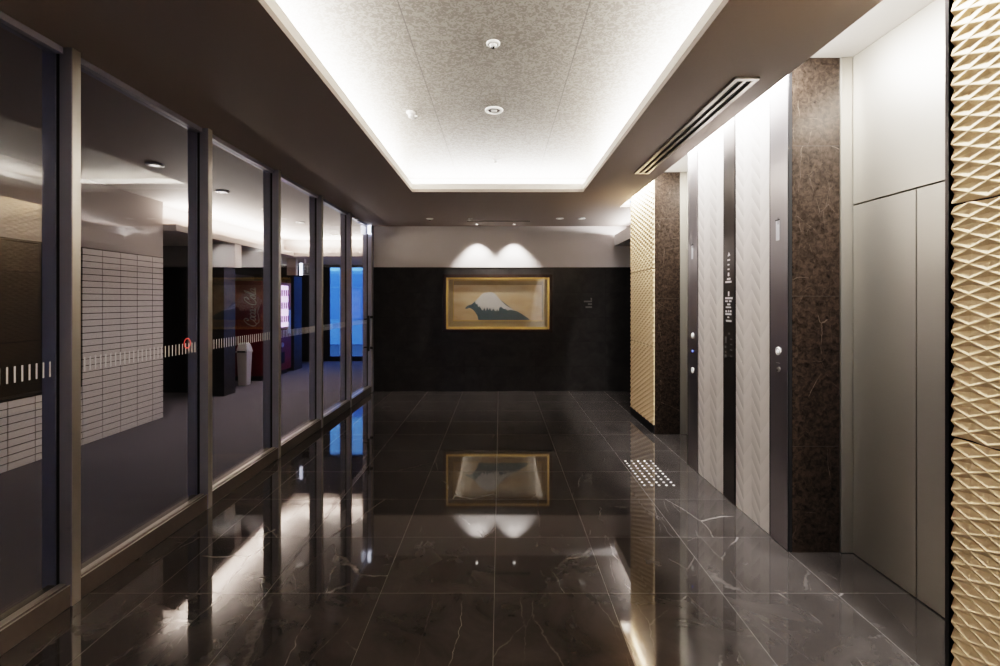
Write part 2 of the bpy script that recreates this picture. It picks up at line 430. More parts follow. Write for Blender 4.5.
# ------------------------------------------------------------------ chevron panels
def chevron_panel(y0, y1, z0, z1, half=0.1125, pitch=0.108, rise=0.125, x=XR, tilt=0.0002):
    bm = bmesh.new()
    n = round((y1-y0)/half); w = (y1-y0)/n
    lay = bm.loops.layers.float_color.new('tone'); shade_tones = []
    for c in range(n):
        ya, yb = y0+c*w, y0+(c+1)*w
        # image right is smaller y : the columns read \ / \ / from the left (larger y)
        down_to_small = (n-1-c) % 2 == 0
        za_off, zb_off = (0, rise) if down_to_small else (rise, 0)
        z = z0 - rise - pitch
        while z < z1 + pitch:
            lo, hi = (x, x+tilt) if not down_to_small else (x+tilt*1.5, x)
            p0 = (lo, ya, z+za_off); p1 = (lo, yb, z+zb_off)
            p2 = (hi, yb, z+zb_off+pitch); p3 = (hi, ya, z+za_off+pitch)
            v = [bm.verts.new(p) for p in (p0, p1, p2, p3)]
            f = bm.faces.new((v[0], v[3], v[2], v[1]))
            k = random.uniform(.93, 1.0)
            shade_tones.append((f, (.66*k, k, .97*k, .74*k) if down_to_small else (.90*k, .97*k, k, .94*k)))  # relief shading painted in: darker along each plank's lower edge
            zz = z if not down_to_small else z+pitch
            if hi > lo:   # lip under the lower edge
                q = [bm.verts.new(p) for p in ((lo, ya, z+za_off), (lo, yb, z+zb_off), (hi, yb, z+zb_off), (hi, ya, z+za_off))]
            else:         # lip over the upper edge
                q = [bm.verts.new(p) for p in ((hi, ya, z+za_off+pitch), (hi, yb, z+zb_off+pitch), (lo, yb, z+zb_off+pitch), (lo, ya, z+za_off+pitch))]
            bm.faces.new(q)
            z += pitch
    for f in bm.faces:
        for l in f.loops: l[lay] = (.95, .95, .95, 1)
    for f, t in shade_tones:
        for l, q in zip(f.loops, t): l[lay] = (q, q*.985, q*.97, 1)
    for co, no in (((0, 0, z1), (0, 0, 1)), ((0, 0, z0), (0, 0, -1))):
        bmesh.ops.bisect_plane(bm, geom=bm.verts[:]+bm.edges[:]+bm.faces[:], plane_co=co, plane_no=no, clear_outer=True)
    bx(bm, x+tilt*1.5+.0005, 1.7895, y0, y1, z0, z1)
    return bm
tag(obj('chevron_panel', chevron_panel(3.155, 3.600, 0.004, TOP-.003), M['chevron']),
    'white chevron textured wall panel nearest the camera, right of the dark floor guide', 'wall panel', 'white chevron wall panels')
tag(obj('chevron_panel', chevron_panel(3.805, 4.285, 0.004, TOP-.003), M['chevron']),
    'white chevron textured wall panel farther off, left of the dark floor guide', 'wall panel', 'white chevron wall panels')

# dark floor guide strip with small white lines of print
gd = thing('floor_guide', 'tall dark metal floor guide with small white print between two chevron panels', 'sign', (XR, 3.70, 0))
obj('board', boxes((XR-.004, 1.789, 3.620, 3.785, 0.004, TOP-.003), bevel=.001), M['guide_metal'], gd)
obj('edge_strip', boxes((XR-.001, 1.789, 3.602, 3.6185, 0.004, TOP-.003), (XR-.001, 1.789, 3.7865, 3.803, 0.004, TOP-.003)), M['black'], gd)
def ypx(px): return XR*480/(px-500)
def zpx(py, Y): return 1.54 + (301-py)*Y/480
bm = bmesh.new()
def bar(bm, pxa, pxb, pya, pyb, x=XR-.0048):
    y1, y0 = ypx(pxa), ypx(pxb); ym = (y0+y1)/2
    bx(bm, x, x+.0006, y0, y1, zpx(pyb, ym), zpx(pya, ym))
# arrow-like mark, then short lines
y1, y0 = ypx(728.2), ypx(730.8)
v = [bm.verts.new(p) for p in ((XR-.0048, y1, zpx(256.5, 3.7)), (XR-.0048, y0, zpx(255.5, 3.7)), (XR-.0048, (y0+y1)/2, zpx(252, 3.7)))]
bm.faces.new(v)
obj('print_mark', bm, M['lettering'], gd)
for r in ((728, 730.6, 259.2, 260.8), (728.2, 730, 264, 265.4), (728.2, 730, 268.6, 270), (728.4, 729.8, 272.6, 276), (727.6, 731, 278, 279.8),
          (726, 732, 281, 282.8), (728.6, 729.8, 291.5, 296), (725.8, 733.2, 297.2, 299.2), (725.8, 728.4, 300.4, 302), (729.6, 732, 300.4, 302),
          (727.8, 730.8, 303.6, 305.2), (726.4, 731.6, 306.6, 308), (726, 727.6, 310.3, 312.3), (728.6, 729.6, 310, 312.3), (730.4, 732, 310.3, 312.3),
          (726, 732, 313.2, 315), (728, 729.8, 316.6, 318), (726.6, 732, 320, 321.8)):
    bm = bmesh.new(); bar(bm, *r); obj('print_line', bm, M['lettering'], gd)
faint = simple('faint_print', (0.16, 0.16, 0.155), 0.6)
for r in ((728.6, 730.6, 332.6, 334.6), (725.6, 727.2, 336.5, 343), (725.2, 726.8, 345.6, 348), (725.2, 726.8, 351, 352.6), (725.2, 727, 354.5, 357.4), (730.5, 732.8, 338.5, 340),
          (730.5, 732.8, 344, 345.2), (730.5, 732.8, 349.5, 350.7), (730.5, 732.8, 355.6, 357)):
    bm = bmesh.new(); bar(bm, *r); obj('print_line', bm, faint, gd)

# call panels
def call_panel(y0, y1, label, near):
    t = thing('call_panel', label, 'control panel', (XR, (y0+y1)/2, 0), 'elevator call panels')
    yc = (y0+y1)/2
    obj('plate', boxes((XR-.003, 1.789, y0+.012, y1-.014, 0.004, TOP-.003), bevel=.001), M['dark_metal'], t)
    obj('edge_strip', boxes((XR, 1.789, y1-.012, y1-.001, 0.004, TOP-.003), (XR, 1.789, y0+.001, y0+.010, 0.004, TOP-.003)), M['black'], t)
    ind = obj('indicator', boxes((XR-.005, XR-.0032, yc-.012, yc+.024, 1.925, 2.05), bevel=.0008), M['indicator'], t)
    obj('mark', boxes((XR-.0056, XR-.0051, yc-.018, yc+.030, 2.052, 2.058), (XR-.0056, XR-.0051, yc-.003, yc+.003, 2.026, 2.068)), M['black'], ind)
    def button(z, r, lens):
        b = obj('button', lathe([(r*1.45, -.0032), (r*1.45, -.008), (r*1.15, -.0095), (r*.95, -.0075)], 20, 'X', (XR, yc, z)), M['white_plastic'], t, True)
        obj('lens', lathe([(r*.6, -.0076), (r*.55, -.0105), (0.0001, -.0112)], 16, 'X', (XR, yc, z)), lens, b, True)
    button(1.222, .018, M['button_lens'])
    if near:
        k = obj('key_switch', lathe([(.017, -.0032), (.017, -.007), (.0001, -.0072)], 20, 'X', (XR, yc-.004, 1.106)), M['alu_light'], t, True)
        obj('key_slot', boxes((XR-.0078, XR-.0072, yc-.002, yc+.012, 1.098, 1.104)), M['black'], k)
        obj('legend', boxes((XR-.0036, XR-.0031, yc-.018, yc+.022, 1.145, 1.149)), M['marking'], t)
    else:
        b = obj('lamp', lathe([(.010, -.0032), (.010, -.006), (.0001, -.007)], 16, 'X', (XR, yc, 1.08)), M['blue_lens'], t, True, label='small blue lamp')
        button(0.905, .018, M['button_lens'])
call_panel(2.94, 3.153, 'dark steel elevator call panel with lit buttons, left of the near elevator', True)
call_panel(4.287, 4.52, 'dark steel elevator call panel beside the far elevator, left of chevron panels', False)

# ------------------------------------------------------------------ tactile studs
ords = ['first', 'second', 'third', 'fourth', 'fifth', 'sixth', 'seventh', 'eighth', 'ninth', 'tenth']
stud_me = None
for r in range(10):
    for c in range(5):
        x = 1.205 + c*0.0615; y = 4.615 - r*0.0675
        if stud_me is None:
            o = obj('floor_stud', lathe([(.0105, 0.0002), (.0105, .003), (.008, .005), (.0001, .0055)], 14), M['steel'], None, True); stud_me = o
        else:
            o = stud_me.copy(); COL.objects.link(o)
        o.location = (x, y, 0)
        tag(o, 'silver tactile floor stud, %s from left in the %s row from the far end' % (ords[c], ords[r]), 'floor stud', 'tactile studs set in the marble floor')

# ------------------------------------------------------------------ linear air diffuser
t = thing('air_diffuser', 'long narrow two slot air diffuser in ceiling above the elevator wall', 'vent', (1.415, 3.77, CZ))
x0, x1, y0, y1 = 1.345, 1.485, 2.74, 4.80
z0, z1 = CZ-.012, CZ-.0005
obj('frame', boxes((x0, x0+.026, y0, y1, z0, z1), (x1-.026, x1, y0, y1, z0, z1), (x0+.026, x1-.026, y0, y0+.03, z0, z1), (x0+.026, x1-.026, y1-.03, y1, z0, z1)), M['alu_light'], t)
obj('center_bar', boxes((1.4055, 1.4245, y0+.03, y1-.03, z0+.001, z1)), M['alu_light'], t)
obj('slot_backing', boxes((x0+.026, 1.4055, y0+.03, y1-.03, z1-.003, z1), (1.4245, x1-.026, y0+.03, y1-.03, z1-.003, z1)), M['black'], t)

# ------------------------------------------------------------------ ceiling fittings
def ring_light(name, x, y, z, r, label, cat, lens, group=None, dark=False):
    t = thing(name, label, cat, (x, y, z), group)
    obj('trim_ring', lathe([(r, .0008), (r, -.008), (r*.86, -.012), (r*.70, -.012), (r*.62, -.003)], 28, 'Z', (x, y, z)), M['white_plastic'], t, True)
    if dark:
        obj('dome', lathe([(r*.60, -.004), (r*.52, -.014), (r*.36, -.021), (.0001, -.023)], 24, 'Z', (x, y, z)), M['white_plastic'], t, True)
        obj('lens', lathe([(r*.30, -.0235), (r*.24, -.030), (.0001, -.032)], 16, 'Z', (x, y, z)), M['black_gloss'], t, True)
    else:
        obj('lens', lathe([(r*.60, -.004), (r*.4, -.009), (.0001, -.010)], 24, 'Z', (x, y, z)), lens, t, True)
    return t
RZ = 3.05
ring_light('dome_camera', -.04, 2.81, RZ, .040, 'small white dome camera in recessed ceiling, nearest the viewer', 'camera', None, dark=True)
t = thing('ceiling_speaker', 'round white ring fitting in the middle of recessed ceiling', 'ceiling fitting', (-.047, 3.79, RZ))
obj('trim_ring', lathe([(.072, -.0005), (.072, -.008), (.066, -.013), (.052, -.013), (.046, -.004)], 32, 'Z', (-.047, 3.79, RZ)), M['white_plastic'], t, True)
obj('cone', lathe([(.046, -.003), (.046, -.0045), (.0001, -.005)], 28, 'Z', (-.047, 3.79, RZ)), simple('speaker_grey', (.22, .2, .18), .6), t, True)
obj('center_cap', lathe([(.026, -.005), (.024, -.012), (.0001, -.014)], 24, 'Z', (-.047, 3.79, RZ)), M['white_plastic'], t, True)
def sprinkler(x, y, z, label, big):
    t = thing('ceiling_sprinkler' if not big else 'smoke_alarm', label, 'ceiling fitting', (x, y, z))
    if big:
        obj('base', lathe([(.035, -.0005), (.035, -.012), (.028, -.02)], 22, 'Z', (x, y, z)), M['white_plastic'], t, True)
        obj('cover', lathe([(.022, -.021), (.02, -.045), (.0001, -.05)], 20, 'Z', (x, y, z)), M['white_plastic'], t, True)
        bm = lathe([(.0001, -.0), (.02, .004), (.022, .03), (.0001, .034)], 18, 'Y')
        bmesh.ops.rotate(bm, verts=bm.verts, matrix=Matrix.Rotation(.5, 3, 'Z')); bmesh.ops.translate(bm, verts=bm.verts, vec=(x+.035, y-.005, z-.035))
        obj('detector_head', bm, simple('fitting_grey', (.25, .24, .23), .5), t, True)
        obj('detector_arm', boxes((x-.005, x+.05, y-.006, y+.006, z-.04, z-.03)), M['white_plastic'], t)
    else:
        obj('escutcheon', lathe([(.035, .0008), (.032, -.006), (.015, -.010)], 22, 'Z', (x, y, z)), M['grey_plastic'], t, True)
        obj('head', lathe([(.012, -.010), (.012, -.03), (.022, -.032), (.022, -.036), (.0001, -.037)], 18, 'Z', (x, y, z)), M['alu_light'], t, True)
sprinkler(-.71, 3.83, RZ, 'small white alarm fitting left of the ring fitting in recessed ceiling', True)
sprinkler(-.045, 5.14, RZ, 'tiny grey sprinkler head at far end of recessed ceiling', False)
ring_light('ceiling_camera', -1.09, 7.45, CZ, .055, 'small dark eyed dome camera on ceiling at far left', 'camera', None, dark=True)
ring_light('downlight', .925, 7.42, CZ, .060, 'round recessed downlight near back wall, left one of the pair by the passage', 'ceiling light', M['lens'], 'downlights by the far passage')
ring_light('downlight', 1.26, 7.42, CZ, .060, 'round recessed downlight near back wall, right one of the pair by the passage', 'ceiling light', M['lens'], 'downlights by the far passage')
sprinkler(-.46, 7.45, CZ, 'tiny grey sprinkler head at left end of the far ceiling slot', False)
tag(obj('ceiling_slot_vent', boxes((-.53, .48, 7.66, 7.70, CZ-.006, CZ-.0005), bevel=.0015), M['black']),
    'thin dark slot vent in ceiling in front of the back wall', 'vent')
for x, w in ((-.385, 'left'), (.235, 'right')):
    t = thing('picture_spotlight', 'tiny bright recessed picture spotlight over the painting, the %s one' % w, 'ceiling light', (x, 7.98, CZ), 'picture spotlights')
    obj('trim_ring', lathe([(.030, -.0005), (.030, -.006), (.022, -.008), (.020, -.002)], 22, 'Z', (x, 7.98, CZ)), M['white_plastic'], t, True)
    obj('lens', lathe([(.019, -.002), (.012, -.004), (.0001, -.0045)], 18, 'Z', (x, 7.98, CZ)), M['spot_lens'], t, True)

# ------------------------------------------------------------------ painting on the back wall
pf = thing('framed_painting', 'gilt framed painting of a snow capped mountain in golden mist on dark wall', 'painting', (-.04, YB-.01, 1.03))
def PX(px, Y=8.17): return (px-500)*Y/480
def PZ(py, Y=8.17): return 1.54+(301-py)*Y/480
fx0, fx1, fz0, fz1 = PX(443.2), PX(552.2), PZ(332.2), PZ(274.6)
def frame(x0, x1, z0, z1, w, wb, ya, yb, bev=.004):
    bm = bmesh.new()
    bx(bm, x0, x0+w, ya, yb, z0, z1); bx(bm, x1-w, x1, ya, yb, z0, z1)
    bx(bm, x0+w, x1-w, ya, yb, z1-w, z1); bx(bm, x0+w, x1-w, ya, yb, z0, z0+wb)
    bmesh.ops.bevel(bm, geom=list(bm.edges), offset=bev, segments=2, affect='EDGES')
    return bm
YW = YB-.0105
obj('outer_frame', frame(fx0, fx1, fz0, fz1, .050, .050, YW-.06, YW-.002), M['frame_wood'], pf)
obj('gilt_frame', frame(fx0+.046, fx1-.046, fz0+.046, fz1-.046, .036, .044, YW-.052, YW-.004, .008), M['frame_gold'], pf)
obj('backing', boxes((fx0+.01, fx1-.01, YW-.0035, YW-.001, fz0+.01, fz1-.01)), M['frame_wood'], pf)
mx0, mx1, mz0, mz1 = fx0+.080, fx1-.080, fz0+.088, fz1-.080
cx0, cx1, cz0, cz1 = PX(453.6), PX(543.6), PZ(320.3), PZ(281.0)
obj('mat_board', frame(mx0, mx1, mz0, mz1, cx0-mx0, cz0-mz0, YW-.020, YW-.006, .002), M['mat_board'], pf)
obj('inner_fillet', frame(cx0-.012, cx1+.012, cz0-.018, cz1+.012, .012, .018, YW-.024, YW-.018, .001), M['frame_gold'], pf)
cv = obj('canvas', boxes((cx0-.005, cx1+.005, YW-.012, YW-.007, cz0-.005, cz1+.005)), M['painting'], pf)
def poly(pts, y):
    bm = bmesh.new()
    vs = [bm.verts.new((PX(430+a/7.143), y, PZ(260+b/7.143))) for a, b in pts]
    f = bm.faces.new(vs); bmesh.ops.triangulate(bm, faces=[f])
    for f in bm.faces:
        f.normal_update()
        if f.normal.y > 0: f.normal_flip()
    return bm
obj('mountain', poly([(248, 345), (268, 326), (296, 317), (330, 287), (365, 248), (385, 234), (412, 230), (440, 229), (468, 243), (500, 282), (540, 322), (590, 352), (640, 376), (690, 408), (716, 429),
     (345, 429), (338, 398), (318, 366), (300, 350), (280, 341), (262, 350)], YW-.0125), M['mountain'], cv)
obj('snow_cap', poly([(322, 296), (365, 248), (385, 234), (412, 230), (440, 229), (468, 243), (500, 282), (540, 322), (590, 352), (612, 364), (575, 356), (560, 352), (552, 362), (538, 346),
     (528, 352), (515, 340), (506, 332), (494, 344), (490, 370), (480, 352), (468, 368), (452, 348), (440, 366), (428, 342), (418, 360), (408, 336), (398, 366), (388, 340), (378, 362), (366, 352), (354, 330), (345, 340), (338, 312), (328, 318)], YW-.013), M['snow'], cv)
obj('glazing', boxes((mx0-.005, mx1+.005, YW-.030, YW-.027, mz0-.005, mz1+.005)), M['picture_glass'], pf)

# small faint wall lettering right of the painting
ws = thing('wall_sign', 'small dull metal wall sign of short lines right of the painting', 'sign', (1.5, YB-.0105, 1.5))
bm = bmesh.new()
for (a, b, c, d) in ((590.6, 592, 297.8, 300.4), (584, 592, 300.6, 302.2), (588, 592, 303.2, 305), (585.5, 592, 306.2, 308)):
    bx(bm, PX(a, 8.2), PX(b, 8.2), YB-.016, YB-.0105, PZ(d, 8.2), PZ(c, 8.2))
obj('lettering', bm, simple('sign_metal', (.14, .135, .13), .4, .3), ws)

# ------------------------------------------------------------------ glass partition on the left
MY = [0.16, 1.29, 2.42, 3.55, 4.68, 5.81, 6.94, 8.07]
DX0, DX1 = XL-.15, XL
n = 1
for i, y in enumerate(MY):
    r = sempty('trim_%d' % (n+3), (XL-.075, y, 0)); n += 1
    obj('profile', boxes((XL-.062, XL, y, y+.052, 0.0005, CZ-.001), bevel=.002), M['alu'], r)
    obj('profile', boxes((XL-.15, XL-.082, y, y+.052, 0.0005, CZ-.001), bevel=.002), M['alu'], r)
    obj('face_strip', boxes((XL+.0003, XL+.003, y+.002, y+.050, 0.001, CZ-.002)), M['alu_light'], r)
    obj('gasket', boxes((XL-.082, XL-.062, y+.006, y+.046, 0.001, CZ-.002)), M['black'], r)
GX = XL-.075
def bay(k, ya, yb, isdoor=False):
    nm = 'window_%d' % k if not isdoor else 'door_3'
    r = sempty(nm, (GX, (ya+yb)/2, 0))
    obj('bottom_rail', boxes((XL-.12, XL-.004, ya, yb, 0.0005, 0.108), bevel=.003), M['bronze'], r)
    obj('rail_cap', boxes((XL-.062, XL-.030, ya, yb, 0.1085, 0.116), bevel=.001), M['alu_light'], r)
    obj('rail_edge', boxes((XL-.012, XL-.0035, ya, yb, 0.1082, 0.1105)), M['alu_light'], r)
    obj('top_rail', boxes((XL-.11, XL-.04, ya, yb, CZ-.035, CZ-.001), bevel=.003), M['alu'], r)
    obj('pane', boxes((GX-.005, GX+.005, ya+.001, yb-.001, 0.109, CZ-.0355)), M['glass'], r)
    bm = bmesh.new()
    y = ya+.03
    while y < yb-.03:
        bx(bm, GX+.0054, GX+.0062, y, y+.0085, 1.165, 1.240); y += .0345
    obj('marking', bm, M['marking'], r, label='row of short white dashes')
    return r
for i in range(len(MY)-1):
    r = bay(i+1, MY[i]+.053, MY[i+1]-.001, i == len(MY)-2)
    if i == 6:
        h = obj('handle', boxes((XL-.012, XL+.018, 7.86, 7.885, .72, 1.30), bevel=.004), M['black'], r)
        obj('bracket', boxes((GX+.006, XL-.011, 7.865, 7.88, .77, .79)), M['black'], h)
        obj('bracket', boxes((GX+.006, XL-.011, 7.865, 7.88, 1.23, 1.25)), M['black'], h)
        for zz in (.755, 1.27):
            obj('hinge', boxes((XL-.02, XL+.028, 8.04, 8.069, zz-.02, zz+.02), bevel=.003), M['black'], r)
    if i == 2:
        # red ring on the second visible pane
        bm = bmesh.new()
        yc = GX*480/(186.3-500); zc = 1.54+(301-343.2)*yc/480
        segs = 28; ro, ri = .037, .030
        a = [bm.verts.new((GX+.0072, yc+ro*math.cos(2*PI*q/segs), zc+ro*math.sin(2*PI*q/segs))) for q in range(segs)]
        b = [bm.verts.new((GX+.0072, yc+ri*math.cos(2*PI*q/segs), zc+ri*math.sin(2*PI*q/segs))) for q in range(segs)]
        for q in range(segs): bm.faces.new((a[q], a[(q+1) % segs], b[(q+1) % segs], b[q]))
        tag(obj('sticker', bm, M['red_glow_film']), 'small red ring sticker on glass partition above the white dashes', 'sticker')
struct('wall_left_corner', boxes((-2.31, XL, 8.123, YB+.2, 0, CZ-.001)), M['alu'])

# illuminated exit signs
def exit_sign(x0, x1, y0, y1, z0, z1, label, ceil):
    t = thing('exit_sign', label, 'sign', ((x0+x1)/2, (y0+y1)/2, z0), 'lit exit signs')
    obj('case', boxes((x0, x1, y0, y1, z0, z1), bevel=.004), M['exit_white'], t)
    obj('hanger', boxes(((x0+x1)/2-.012, (x0+x1)/2+.012, (y0+y1)/2-.03, (y0+y1)/2+.03, z1, ceil)), M['white_plastic'], t)
    return t
t = exit_sign(-2.205, -2.150, 7.99, 8.06, 2.66, 2.80, 'glowing white exit sign under ceiling at the far end of glass partition', CZ)
obj('face', boxes((-2.1498, -2.148, 7.995, 8.055, 2.665, 2.795)), simple('exit_face', (.03, .12, .07), .3), t)
t = exit_sign(-4.40, -4.19, 10.56, 10.60, 2.11, 2.37, 'dim exit sign with white edge hanging beyond the red vending machine', 2.469)
t.children[0].data.materials[0] = simple('exit_case', (.45, .46, .48), .5)
obj('lit_edge', boxes((-4.405, -4.345, 10.54, 10.5595, 2.105, 2.375)), M['exit_white'], t)
obj('face', boxes((-4.34, -4.20, 10.557, 10.5595, 2.13, 2.35)), simple('exit_dark', (.20, .22, .22), .4), t)
pg = simple('exit_pictogram', (.5, .55, .53), .5)
obj('pictogram', boxes((-4.32, -4.30, 10.554, 10.5565, 2.16, 2.32), (-4.30, -4.27, 10.554, 10.5565, 2.23, 2.25), (-4.25, -4.215, 10.554, 10.5565, 2.16, 2.32)), pg, t)

# ------------------------------------------------------------------ the hall beyond the glass
HC = 2.85
struct('ceiling_hall', boxes((HX, -2.325, -3.0, 12.5, HC, HC+.1)), M['ceiling'])
struct('wall_hall_far_left', boxes((HX-.1, HX, -3.0, 12.5, 0, HC+.1)), M['hall_paper'])
SZ0, SZ1, SX, SY = 2.47, 2.555, -4.28, 10.0
struct('ceiling_hall_cornice', boxes((HX, SX, 6.347, 12.4, SZ0, SZ1), (SX, -2.33, SY, 12.4, SZ0, SZ1)), M['cornice'])
struct('wall_hall_mailbox_back', boxes((HX, -4.90, -3.0, 6.345, 0, HC)), M['hall_paper'])
struct('wall_hall_bulkhead', boxes((-4.90, -4.455, -3.0, 6.345, 2.115, HC-.001)), M['hall_paper'])
struct('wall_hall_cove_back', boxes((-4.72, -4.64, 6.346, 10.44, SZ1+.001, HC-.001), (-4.64, -2.33, 10.36, 10.44, SZ1+.001, HC-.001)), M['hall_paper'])
struct('wall_hall_recess', boxes((HX, -5.02, 8.10, 8.2, 2.13, SZ0-.001)), M['shaded_paper'])
struct('wall_hall_recess_wainscot', boxes((HX, -5.02, 8.08, 8.2, 0, 2.129)), M['black'])
struct('wall_hall_pier', boxes((-5.0, -4.45, 7.74, 8.07, 0, 2.085)), M['wainscot'])
struct('wall_hall_pier_head', boxes((-5.0, -4.30, 7.78, 7.98, 2.09, SZ0-.001)), M['hall_paper'])
struct('wall_hall_alcove_head', boxes((-6.0, -4.30, 9.0, 9.12, 2.18, SZ0-.001), (-4.62, -4.425, 10.4, 10.5, 2.10, SZ0-.001)), M['hall_paper'])
struct('wall_hall_alcove', boxes((-6.0, -5.45, 8.21, 10.62, 0, 2.09), (-6.0, -4.56, 10.62, 11.05, 0, 2.09)), M['wainscot'])
struct('wall_hall_end', boxes((HX, -4.42, 12.28, 12.4, 0, SZ0-.001)), M['black'])
struct('wall_hall_end_head', boxes((-4.42, -2.2, 12.28, 12.4, 2.47, SZ0-.001), (HX, -2.2, 12.30, 12.45, SZ1+.001, HC)), M['hall_paper'])
struct('wall_hall_right', boxes((-2.33, -2.2, 8.42, 12.5, 0, HC+.1)), M['hall_paper'])

# far entrance glass doors
d = sempty('door_4', (-3.3, 12.33, 0))
for i, (a, b) in enumerate(((-4.42, -3.86), (-3.86, -3.10), (-3.10, -2.34))):
    s = obj('leaf_frame', boxes((a+.002, a+.05, 12.31, 12.36, .001, 2.465), (b-.05, b-.002, 12.31, 12.36, .001, 2.465), (a+.05, b-.05, 12.31, 12.36, 2.40, 2.465), (a+.05, b-.05, 12.31, 12.36, .001, .12)), M['trim_metal'], d)
    obj('pane', boxes((a+.05, b-.05, 12.332, 12.338, .12, 2.40)), M['door_glass'], s)
# near hall end : window to the street behind the camera
d = sempty('window_9', (-2.8, -3.05, 0))
obj('frame', boxes((-3.2, -3.1, -3.1, -3.0, 0.0005, 2.3), (-2.43, -2.33, -3.1, -3.0, 0.0005, 2.3), (-3.1, -2.43, -3.1, -3.0, 2.2, 2.3), (-3.1, -2.43, -3.1, -3.0, 0.0005, .08)), M['trim_metal'], d)
obj('pane', boxes((-3.1, -2.43, -3.055, -3.045, .08, 2.2)), M['door_glass'], d)
struct('wall_hall_near', boxes((-4.9, -3.2, -3.1, -3.0, 0, HC), (-3.2, -2.33, -3.1, -3.0, 2.301, HC)), M['hall_paper'])

# street outside
struct('ground_outside', boxes((-12, 4, 12.6, 26, -.12, -.02)), M['street'])
bm = boxes((-9, 2, 17.0, 17.4, 0, 2.6)); fac = struct('wall_outside', bm, M['facade'])
bm = bmesh.new()
for i in range(12):
    bx(bm, -8.6+i*.85, -8.2+i*.85, 16.97, 16.999, .9, 2.0); bx(bm, -8.6+i*.85, -8.2+i*.85, 16.97, 16.999, 2.05, 2.5)
obj('window_panel', bm, simple('dusk_window', (.35, .48, .8), .3), fac)

bm = bmesh.new()
for x in (-5.1, -4.75, -4.05, -3.95):
    bx(bm, x, x+.06, 14.2, 14.26, -.02, 3.2)
struct('trim_20', bm, simple('pale_post', (.75, .8, .9), .5))
bm = bmesh.new()
for z in (.25, .42, .59): bx(bm, -4.0, -3.3, 14.0, 14.05, z, z+.06)
struct('trim_21', bm, simple('pale_rail', (.8, .85, .95), .5))

# ------------------------------------------------------------------ mailboxes
MX = -4.45; PITCH = 2.109/30
def mail_unit(y0, y1, rows, label, group):
    t = thing('mailbox_unit', label, 'mailbox', (MX-.2, (y0+y1)/2, 0), group)
    top = rows*PITCH+.002
    obj('body', boxes((MX-.44, MX-.012, y0+.0008, y1-.0008, 0.0005, top)), M['mailbox_gap'], t)
    bm0 = boxes((MX-.0118, MX, y0+.004, y1-.004, 0, PITCH-.0085), bevel=.0015)
    first = None
    for r in range(rows):
        if first is None:
            first = obj('door', bm0, M['mailbox'], t); o = first
        else:
            o = first.copy(); COL.objects.link(o); o.parent = t; o.matrix_parent_inverse = first.matrix_parent_inverse.copy()
        o.location = (0, 0, .004 + r*PITCH)
    return t
edges = [6.345, 6.147, 5.889, 5.631, 5.374, 5.114]
lab = ['last at the dark recess end', 'second from the dark recess end', 'third from the dark recess end', 'fourth from the dark recess end', 'first beside the black notice board']
for i in range(5):
    mail_unit(edges[i+1], edges[i], 30, 'tall column of pale grey mailboxes behind glass, %s' % lab[i], 'tall mailbox columns')
e2 = [5.114, 4.855, 4.597, 4.339, 4.081, 3.823]
lab2 = ['nearest the tall columns', 'second from the tall columns', 'third from the tall columns', 'fourth from the tall columns', 'at left picture edge']
for i in range(5):
    mail_unit(e2[i+1], e2[i], 9, 'low column of pale grey mailboxes under black notice board, %s' % lab2[i], 'low mailbox columns')
nb = thing('notice_board', 'large black glossy notice board on wall above the low mailboxes', 'notice board', (MX, 4.4, .66))
obj('panel', boxes((MX-.44, MX-.001, 2.6, 5.085, .652, 2.113)), M['board_black'], nb)
obj('frame', boxes((MX-.0008, MX+.012, 5.05, 5.085, .652, 2.113), (MX-.0008, MX+.012, 2.6, 5.05, .652, .675), (MX-.0008, MX+.012, 2.6, 5.05, 2.09, 2.113)), M['black'], nb)

# ------------------------------------------------------------------ vending machine
vx0, vx1, vy0, vy1, vh = -5.28, -4.52, 9.24, 10.40, 1.93
vm = thing('vending_machine', 'red drinks vending machine with lit display and white script on its side', 'vending machine', ((vx0+vx1)/2, (vy0+vy1)/2, 0))
obj('cabinet', boxes((vx0, vx1-.06, vy0, vy1, .09, vh), bevel=.012), M['red'], vm)
obj('plinth', boxes((vx0+.03, vx1-.08, vy0+.03, vy1-.03, .0005, .0895)), M['black'], vm)
dr = obj('front_door', boxes((vx1-.058, vx1, vy0+.005, vy1-.005, .10, vh-.004), bevel=.010), M['red'], vm)
dw = obj('display_window', boxes((vx1+.0005, vx1+.030, vy0+.012, vy1-.22, 1.0, 1.86), bevel=.003), M['display'], vm)
bm = bmesh.new()
for sz in (1.10, 1.38, 1.64):
    for i in range(9):
        y = vy0+.13+i*.098
        bx(bm, vx1+.0305, vx1+.036, y, y+.05, sz, sz+.13)
obj('bottle_row', bm, M['can_a'], dw)
obj('coin_panel', boxes((vx1+.0005, vx1+.012, vy1-.19, vy1-.05, .85, 1.35), bevel=.003), M['alu_light'], vm)
for (yy, zz) in ((9.62, .70), (9.95, .63)):
    obj('knob', lathe([(.05, .0005), (.05, .02), (.0001, .025)], 20, 'X', (vx1, yy, zz)), M['alu_light'], vm, True)
obj('delivery_flap', boxes((vx1+.0005, vx1+.012, vy0+.25, vy1-.35, .25, .48), bevel=.003), M['black'], vm)

